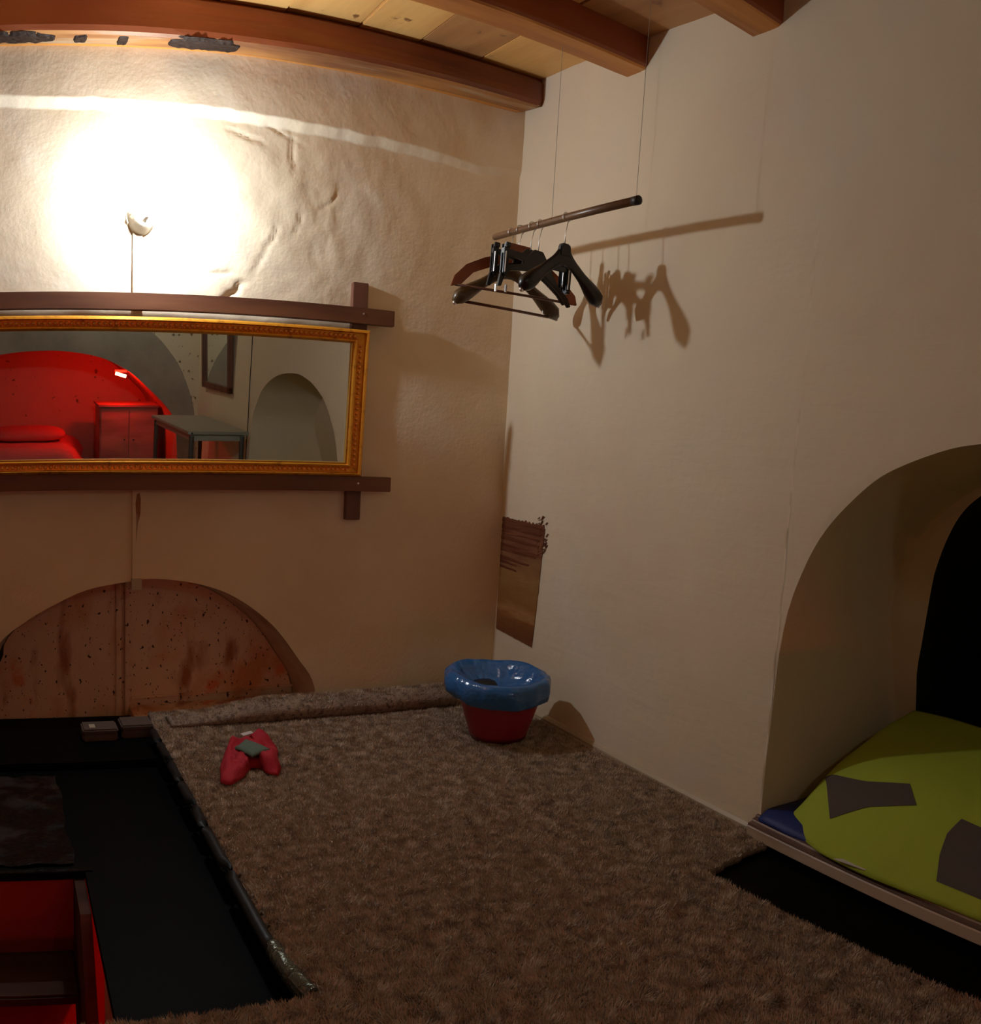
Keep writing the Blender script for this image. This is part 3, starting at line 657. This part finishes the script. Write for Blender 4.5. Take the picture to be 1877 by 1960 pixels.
# ------------------------------------------------------------------ hanging rod and hangers
RA, RB = Vector((1.874, 3.194, 1.967)), Vector((1.841, 2.271, 1.932)); RR = .0125
rod = thing('hanging_rod', 'thin brown wooden rod hung on strings near the side wall', 'rod', tuple(RA))
m = MB(); d = RB - RA; m.sweep([Vector((0, 0, 0)) + d*t for t in (0, .004, .02, .3, .6, .97)], [(.010, .010), (.012, .012), (RR, RR), (RR, RR), (RR*1.05, RR*1.05), (RR*1.05, RR*1.05)], 16, up=(0, 0, 1)); m.build('pole', M['rod'], rod, smooth=True)
m = MB(); m.sweep([d*.97, d*1.0, d*1.004], [(RR*1.1, RR*1.1), (RR*1.15, RR*1.15), (RR*.6, RR*.6)], 16, up=(0, 0, 1)); m.build('end_cap', M['dark_end'], rod, smooth=True)
for t in (.455, .985):
    p = d*t; top = zc((RA + p).y) - RA.z + .01
    m = MB(); m.sweep([(p.x, p.y, p.z - RR), (p.x, p.y, p.z), (p.x, p.y, top)], [(.0008, .0008)]*3, 6, up=(1, 0, 0)); m.build('string', M['string'], rod)
G = 'clothes hangers on the hanging rod'
def hook_part(t, neck, mt=None, turn=1):
    m = MB(); path = []
    R0 = RR + .004
    for k in range(15):
        a = lerp(math.radians(215), math.radians(-60), k/14); path.append((R0*math.cos(a)*turn, 0, R0*math.sin(a) - 0.0))
    path += [(.004*turn, 0, -.034), (0, 0, -.046), (0, 0, neck)]
    m.sweep(path, [(.0018, .0018)]*len(path), 7, up=(0, 1, 0)); return m.build('hook', mt or M['chrome'], t, smooth=True)
def body_sweep(t, stations, mt, nm='body', seg=14, power=.8):
    """stations: (x, z, half height, half depth)"""
    m = MB(); m.sweep([(s[0], 0, s[1]) for s in stations], [(s[2], s[3]) for s in stations], seg, up=(0, 1, 0), power=power); return m.build(nm, mt, t, smooth=True)
def place(tt, name, label, yaw, roll=0):
    c = RA + d*tt; t = thing(name, label, 'hanger', tuple(c), yaw, G); t.rotation_euler = (0, roll, yaw); return t
def suit_hanger(tt, w_, zn, ze, yaw, mt, label, bar_=False, roll=0, fat=1.0):
    t = place(tt, 'suit_hanger', label, yaw, roll); hook_part(t, zn - .01)
    st = []
    for i in range(25):
        u = -1 + 2*i/24; a = abs(u); x = w_*u
        z = (zn - .040) - (abs(ze - zn) - .050)*a**1.12
        if a > .92: z -= .004
        rz = .019 + .016*max(0, 1 - a/.2)**1.0 + .010*sstep(.45, .85, a) - .016*sstep(.9, 1.0, a)
        ry = (.009 + .016*sstep(.35, .85, a) - .014*sstep(.92, 1.0, a))*fat
        st.append((x, z, rz, ry))
    body_sweep(t, st, mt)
    m = MB(); m.prism([(-.028, zn - .045), (.028, zn - .045), (.022, zn - .006), (.016, zn), (-.016, zn), (-.022, zn - .006)], lambda a, b, c: (a, c, b), -.011, .011); m.build('neck', mt, t, bevel=.004)
    m = MB(); m.sweep([(-w_*.995, 0, ze + .000), (-w_*1.015, 0, ze - .004)], [(.010, .009), (.005, .005)], 10, up=(0, 1, 0)); m.build('metal_tip', M['chrome'], t, smooth=True)
    m = MB(); m.sweep([(w_*.995, 0, ze + .000), (w_*1.01, 0, ze - .004)], [(.008, .007), (.004, .004)], 10, up=(0, 1, 0)); m.build('metal_tip', M['chrome'], t, smooth=True)
    if bar_:
        m = MB(); m.sweep([(-w_*.86, 0, ze + .010), (w_*.82, 0, ze + .004)], [(.0055, .0055)]*2, 10, up=(0, 1, 0)); m.build('trouser_bar', M['bar_wood'], t, smooth=True)
        m = MB(); m.sweep([(w_*.70, 0, ze + .03), (w_*.71, 0, ze - .018)], [(.0015, .0015)]*2, 6, up=(0, 1, 0)); m.build('pin', M['chrome'], t)
    return t
suit_hanger(.15, .237, -.100, -.292, .03, M['hanger_olive'], 'olive brown wide-shouldered hanger with trouser bar, nearest the corner on the rod', True, fat=1.15)
suit_hanger(.56, .180, -.088, -.272, .10, M['hanger_black'], 'thick black wide-shouldered suit hanger, frontmost on the rod, hanging alone')
# flat reddish wooden hanger
t = place(.22, 'wooden_hanger', 'flat reddish wooden hanger with wide top and thin bar, behind the clip hangers', -.22, .03); hook_part(t, -.065)
w_ = .255; pts = [(-.045, -.052), (.045, -.058), (.07, -.085), (.14, -.125), (.20, -.165), (w_*.96, -.205), (w_, -.240), (w_*.86, -.240), (.17, -.185), (.09, -.150), (0, -.125), (-.09, -.145), (-.17, -.180), (-w_*.84, -.228), (-w_, -.240), (-w_*.95, -.200), (-.20, -.155), (-.13, -.120), (-.06, -.10)]
m = MB(); m.prism(pts, lambda a, b, c: (a, c, b), -.006, .006); m.build('body', M['hanger_wood'], t, bevel=.002)
m = MB(); m.sweep([(-w_*.93, 0, -.232), (w_*.93, 0, -.236)], [(.005, .005)]*2, 10, up=(0, 1, 0)); m.build('trouser_bar', M['bar_wood'], t, smooth=True)
# black clip hangers
def clip_hanger(tt, w_, yaw, label, dz=0.0):
    t = place(tt, 'clip_hanger', label, yaw, .03)
    hook_part(t, -.095 + dz)
    m = MB(); pts = [(-.02, -.088), (.02, -.088), (.045, -.115), (w_*.92, -.118), (w_*.92, -.132), (.07, -.138), (.075, -.155), (w_*.6, -.190), (w_*.9, -.225), (w_, -.252), (w_*.93, -.258), (w_*.75, -.228), (w_*.45, -.196), (.02, -.165),
                         (-.02, -.165), (-w_*.45, -.175), (-w_*.72, -.185), (-w_*.84, -.205), (-w_*.92, -.245), (-w_, -.245), (-w_*.95, -.200), (-w_*.75, -.165), (-.075, -.150), (-.07, -.138), (-w_*.92, -.130), (-w_*.92, -.112), (-.045, -.113)]
    m.prism([(a, b + dz) for a, b in pts], lambda a, b, c: (a, c, b), -.006, .006); m.build('body', M['hanger_black'], t, bevel=.0015)
    for sx in (-1, 1):
        x = sx*w_*.86; m = MB()
        m.box((x - .011, .004, -.200 + dz), (x + .011, .011, -.098 + dz)); m.box((x - .011, -.011, -.200 + dz), (x + .011, -.004, -.098 + dz)); m.box((x - .008, -.012, -.210 + dz), (x + .008, .012, -.196 + dz)); m.box((x - .011, -.018, -.110 + dz), (x + .011, -.008, -.094 + dz))
        c_ = m.build('clip', M['hanger_black'], t, bevel=.002)
        m = MB(); m.sweep([(x - .006, -.013, -.195 + dz), (x - .006, -.013, -.125 + dz)], [(.0022, .0022), (.0022, .0022)], 8, up=(0, 1, 0)); m.build('spring', M['chrome'], c_)
        if sx < 0:
            m = MB(); m.sweep([(x + .016, 0, -.26 + dz), (x + .016, 0, -.235 + dz)], [(.005, .005)]*2, 8, up=(0, 1, 0)); m.build('clip_tip', M['chrome'], c_)
    return t
clip_hanger(.315, .178, .02, 'black plastic hanger with trouser clips, first of two, close to the wooden hanger', .004)
clip_hanger(.375, .182, .16, 'black plastic hanger with trouser clips, just behind the thick black suit hanger', -.006)

# ------------------------------------------------------------------ waste bin
bin_ = thing('waste_bin', 'red plastic waste bin lined with a blue bag in the corner of the carpet', 'bin', (1.873, 2.95, .012))
HB = .235
m = MB(); m.lathe([(.001, .004), (.108, .004), (.112, .0), (.118, .02), (.150, .12), (.174, HB - .045), (.184, HB - .043), (.186, HB - .006), (.176, HB - .004), (.170, HB - .03), (.115, .02), (.001, .015)], seg=48); m.build('bucket', M['bin'], bin_, smooth=True)
def wob(i, a, r, z):
    fold = .0025*math.sin(a*13 + i*.5) + .007*nz(math.cos(a)*2.2, math.sin(a)*2.2, i*.25) + .004*nz(math.cos(a)*7, math.sin(a)*7, i*.6)
    dz = .010*nz(math.cos(a)*1.1 + 5, math.sin(a)*1.1, 2)
    left = max(0, -math.cos(a + .55))**3
    return r + fold*(1 if i < 9 else .5) + .026*left*(1 if i in (1, 2, 3) else .3 if i in (0, 4, 5) else 0), z + dz*(1.2 if i < 6 else .4) + .012*math.sin(a)*(1 if i < 6 else 0) + (.022*fbm(math.cos(a)*r*22, math.sin(a)*r*22, 4, 2) if i > 6 else 0)
m = MB(); prof = [(.193, HB - .068), (.200, HB - .050), (.202, HB - .026), (.202, HB - .002), (.196, HB + .016), (.182, HB + .022), (.160, HB + .008), (.140, HB - .012), (.116, HB - .034), (.085, HB - .050), (.04, HB - .060), (.002, HB - .064)]
m.lathe(prof, seg=120, wob=wob); m.build('bin_bag', M['bag'], bin_, smooth=True)
m = MB(); m.lathe([(.001, .03), (.045, .026), (.06, 0), (.05, -.02), (.001, -.03)], seg=16, wob=lambda i, a, r, z: (r*(1 + .3*nz(math.cos(a)*2, math.sin(a)*2, i)), z)); m.build('rubbish', M['rubber'], bin_, loc=(-.04, .05, HB - .052), smooth=True)

# ------------------------------------------------------------------ red garment
def to_floor(pts, z): return pts
gar = thing('red_garment', 'crumpled red garment with a grey-green lining and white tag on the carpet', 'garment', (.86, 3.0, .01))
OUTL = [(-0.152, -0.231), (-0.122, -0.097), (-0.075, 0.029), (-0.045, .10), (-0.03, 0.145), (0.02, 0.150), (0.063, 0.185), (0.105, 0.200), (0.135, 0.155), (0.135, 0.085), (.125, .02), (0.092, -0.061), (.085, -.14), (0.052, -0.21), (0.022, -0.186), (0.018, -0.135), (-0.01, -.115), (-0.035, -0.142), (-0.065, -0.195), (-0.101, -0.235), (-0.133, -0.262)]
cen = (0.0, -.01); NR = 14; rows = []
ol = resample(OUTL + [OUTL[0]], 61)[:-1]
for i in range(NR + 1):
    s = i/NR; row = []
    for j, (x, y) in enumerate(ol):
        px2, py2 = lerp(cen[0], x, s), lerp(cen[1], y, s)
        h = .026*(1 - s**3) + .045*abs(fbm(px2*11, py2*11, 3, 3))*(1 - s**6) + .022*math.exp(-((s - .78)/.13)**2)*(.6 + .8*nz(j*.21, 4))
        h -= .040*math.exp(-((px2 - .085)**2/.0016 + (py2 - .06)**2/.0006)) + .012*max(0, fbm(px2*16, py2*16, 9, 2))*(1 - s**6)
        row.append((px2, py2, max(.003, h) if s < 1 else .0))
    rows.append(row)
m = MB(); m.grid(rows, closed=True); g_ = m.build('cloth', M['red_cloth'], gar, smooth=True); s_ = g_.modifiers.new('thickness', 'SOLIDIFY'); s_.thickness = .003; s_.offset = 1
m = MB(); rows = []
for i in range(9):
    rows.append([])
    for j in range(11):
        u, v = i/8, j/10; c0 = Vector((-.058, -.045)).lerp(Vector((.010, .040)), u); c1 = Vector((-.020, -.140)).lerp(Vector((.062, -.085)), u)
        q = c0.lerp(c1, v); b_ = 4*u*(1 - u)*4*v*(1 - v)
        rows[-1].append((q.x, q.y, .052 + .010*b_**.5 + .004*nz(u*4, v*4)))
m.grid(rows); g_ = m.build('lining', M['green_cloth'], gar, smooth=True); s_ = g_.modifiers.new('thickness', 'SOLIDIFY'); s_.thickness = .008; s_.offset = -1
m = MB(); m.prism([(.003, .072), (.050, .096), (.052, .070), (.008, .046)], lambda a, b, c: (a, b + .03, c), .050, .052); m.build('tag', M['tag'], gar)

# ------------------------------------------------------------------ bedding in the niche
m = MB(); rows = []
for i in range(30):
    u = i/29; row = []
    for j in range(60):
        v = j/59; y = lerp(1.745, .10, v); x = wx(y) + lerp(-.030 + .05*sstep(.05, .3, v), .60, u)
        row.append((x, y, .080 + .006*fbm(x*4, y*4, 0, 2) - .02*sstep(.08, 0, u)))
    rows.append(row)
m.grid(rows); bl_ = m.build('camping_mat', M['blue_mat'], smooth=True); s_ = bl_.modifiers.new('thickness', 'SOLIDIFY'); s_.thickness = .02; s_.offset = -1
tag(bl_, 'dark blue mat lying on the floor of the arched niche under the green cover', 'mat')
CY0 = 1.705
def cover_z(u, y):
    v = CY0 - y
    front = 1 - (1 - min(1, u/.55))**2.6
    endf = 1 - (1 - min(1, max(0, v)/.12))**2.4
    z = .056 + (.165*front + .135*u**1.2)*endf
    z += (.010*nz(u*2.2, y*2.4, 1) + .0045*math.sin((y*3 + u*2.2)*5.0)*(1 - .5*u))*front*endf
    return z
def cover_pt(u, y, off=0.0):
    v = CY0 - y
    x = wx(y) + lerp(-.035 + .06*sstep(.25, 0, v) - .02*math.exp(-((y - 1.32)/.2)**2), .60, u)
    return (x, y, cover_z(u, y) + off)
m = MB(); rows = []
for i in range(70):
    rows.append([cover_pt((i/69), lerp(CY0, .12, (j/109)**1.0)) for j in range(110)])
m.grid(rows)
cov = m.build('green_cover', M['lime'], smooth=True); s_ = cov.modifiers.new('thickness', 'SOLIDIFY'); s_.thickness = .012; s_.offset = -1
tag(cov, 'lime green padded cover with grey patches spread in the arched niche', 'bedding')
def patch(ea, eb, n=18):
    """a printed patch that follows the cover between two edge lines given in cover coordinates"""
    m = MB(); rows = []; A = resample(ea, n + 1); B = resample(eb, n + 1)
    for i in range(n + 1):
        rows.append([])
        for j in range(n + 1):
            q = Vector(A[j]).lerp(Vector(B[j]), i/n); rows[-1].append(cover_pt(q.x, q.y, .0025))
    m.grid(rows); return m.build('printed_patch', M['grey_print'], cov, smooth=True)
patch([(.235, 1.635), (.30, 1.46), (.372, 1.33)], [(.10, 1.50), (.20, 1.40), (.272, 1.26)])
patch([(.275, 1.11), (.20, 1.125), (.125, 1.115), (.05, 1.09)], [(.25, .80), (.20, .76), (.10, .75), (.04, .80)])
m = MB(); m.prism([(1.40, .045), (1.30, .03), (1.27, .0), (1.37, .01)], lambda a, b, c: RW(a, .066 + c, .02 + b), .0, .002); tag(m.build('paper_slip', M['tag']), 'small white slip of paper on the niche sill under the green cover', 'paper')

# ------------------------------------------------------------------ things seen only in the mirror
t = thing('framed_mirror', 'upright dark-framed mirror on the side wall, seen in the long mirror', 'mirror', RW(-.81, 1.35, .03)); t.rotation_euler = (0, 0, -SK*-1)
def rw_local(y, z, off): return Vector(RW(y, z, off)) - Vector(RW(-.81, 1.35, .03))
t.rotation_euler = (0, 0, 0)
def frame_bar(y0, y1, z0, z1): 
    m = MB(); m.prism([(y0, z0), (y1, z0), (y1, z1), (y0, z1)], lambda a, b, c: rw_local(a, b, c + .05*(b - 1.0)), .005, .040); m.build('frame_bar', M['post'], t, bevel=.002)
frame_bar(-1.21, -1.16, 1.02, 1.85); frame_bar(-.46, -.41, 1.02, 1.85); frame_bar(-1.21, -.41, 1.02, 1.07); frame_bar(-1.21, -.41, 1.80, 1.85)
m = MB(); m.prism([(-1.17, 1.06), (-.45, 1.06), (-.45, 1.81), (-1.17, 1.81)], lambda a, b, c: rw_local(a, b, c + .05*(b - 1.0)), .010, .018); m.build('glass', M['mirror'], t)
m = MB(); m.sweep([RW(.0 + .012*nz(z*4, 0), z, .006) for z in np.linspace(.05, 2.4, 30)], [(.0032, .0032)]*30, 8, up=(0, 1, 0)); tag(m.build('power_cord', M['cord'], smooth=True), 'black cord running down the side wall beside the niche, seen in the mirror', 'cord')
# table
TB = thing('side_table', 'grey plastic-topped table against the side wall, seen in the mirror', 'table', (1.655, -.41, 0), -.069)
m = MB(); m.box((-.25, -.61, .750), (.245, .61, .775)); m.build('tabletop', M['table'], TB, bevel=.004)
m = MB(); m.box((-.22, -.58, .700), (.22, .58, .749)); m.build('apron', M['table'], TB)
for sx in (-.21, .20):
    for sy in (-.57, .57):
        m = MB(); m.sweep([(sx, sy, .735), (sx*1.05, sy*1.02, 0.004)], [(.022, .022), (.013, .013)], 8, up=(0, 1, 0)); m.build('leg', M['steel'], TB)
m = MB(); m.sweep([(-.22, .611, .762), (-.22, .614, .762)], [(.007, .007)]*2, 8, up=(0, 0, 1)); m.build('bolt', M['cord'], TB)
# cabinet
CB = thing('cabinet', 'low wooden cabinet in the red-lit alcove, seen in the mirror', 'cabinet', (1.34, -2.45, 0))
m = MB(); m.box((-.30, -.22, .0), (.30, .22, .73)); m.build('body', M['wood_red'], CB, bevel=.003)
m = MB(); m.box((-.32, -.235, .73), (.31, .25, .752)); m.build('top', M['wood_red'], CB, bevel=.003)
for (a, b) in ((-.29, -.005), (.005, .29)):
    m = MB(); m.box((a, .22, .03), (b, .236, .71)); dd = m.build('door', M['wood_red'], CB, bevel=.002)
    m = MB(); m.sweep([((a + b)/2 + (.1 if a < 0 else -.1), .236, .40), ((a + b)/2 + (.1 if a < 0 else -.1), .256, .40)], [(.010, .010)]*2, 10, up=(0, 0, 1)); m.build('knob', M['steel'], dd)
# bed
BD = thing('bed', 'bed with red-lit sheet in the alcove, seen in the mirror', 'bed', (-.05, -2.35, 0))
m = MB(); m.box((-.95, -.68, .02), (.93, .62, .20)); m.build('base', M['wood_red'], BD, bevel=.01)
m = MB(); rows = []
for i in range(33):
    rows.append([])
    for j in range(33):
        u, v = i/32, j/32; e = min(u, 1 - u, v, 1 - v); rows[-1].append((lerp(-.98, 1.0 - .18*v, u), lerp(-.70, .66, v), .20 + .17*min(1, e*12)**.5 + .01*fbm(u*5, v*5, 1, 2)))
m.grid(rows); m.build('mattress', M['linen_red_lit'], BD, smooth=True)
pl = thing('pillow', 'plump red-lit pillow on the bed in the red-lit alcove, seen in the mirror', 'pillow', (.30, -2.45, .365))
m = MB(); rows = []
for i in range(17):
    rows.append([])
    for j in range(33):
        th = math.pi*i/16; ph = 2*math.pi*j/33; cx_ = math.copysign(abs(math.cos(ph))**.55, math.cos(ph)); cy2 = math.copysign(abs(math.sin(ph))**.55, math.sin(ph))
        s = math.sin(th)**.6; rows[-1].append((.40*s*cx_, .25*s*cy2, .075 + .075*math.cos(th)))
m.grid(rows, closed=True); m.build('cushion', M['linen_red_lit'], pl, smooth=True)
# alcove lamp
AL = thing('alcove_lamp', 'small tube lamp glowing on the red-lit alcove vault, seen in the mirror', 'lamp', (1.235, -2.12, 1.06))
m = MB(); m.sweep([(-.055, 0, .012), (.05, 0, -.018)], [(.016, .016)]*2, 12, up=(0, 1, 0)); m.build('tube', M['tube'], AL, smooth=True)
m = MB(); m.box((-.06, -.03, .02), (.06, -.018, .045)); m.build('holder', M['socket'], AL)

# pendant in the rear half of the room, behind the viewer (its light is what the long mirror shows on the rear wall)
PN = thing('pendant_lamp', 'bare pendant bulb hanging behind the viewer, outside the picture', 'lamp', tuple(REAR_BULB))
m = MB(); R2 = .04
m.lathe([(R2*math.sin(math.pi*k/10) + .0001, -R2*math.cos(math.pi*k/10)) for k in range(11)], seg=16); m.build('bulb', mat('rear_bulb_glow', (1, 1, 1), .3, emit=(REAR_COL, REAR_STRENGTH)), PN, smooth=True)
m = MB(); m.sweep([(0, 0, .038), (0, 0, .09)], [(.018, .018), (.014, .014)], 14, up=(0, 1, 0)); m.build('socket', M['socket'], PN)
m = MB(); m.sweep([(0, 0, .09), (0, 0, zc(0) - REAR_BULB.z + .03)], [(.003, .003)]*2, 8, up=(0, 1, 0)); m.build('cord', M['cord'], PN)
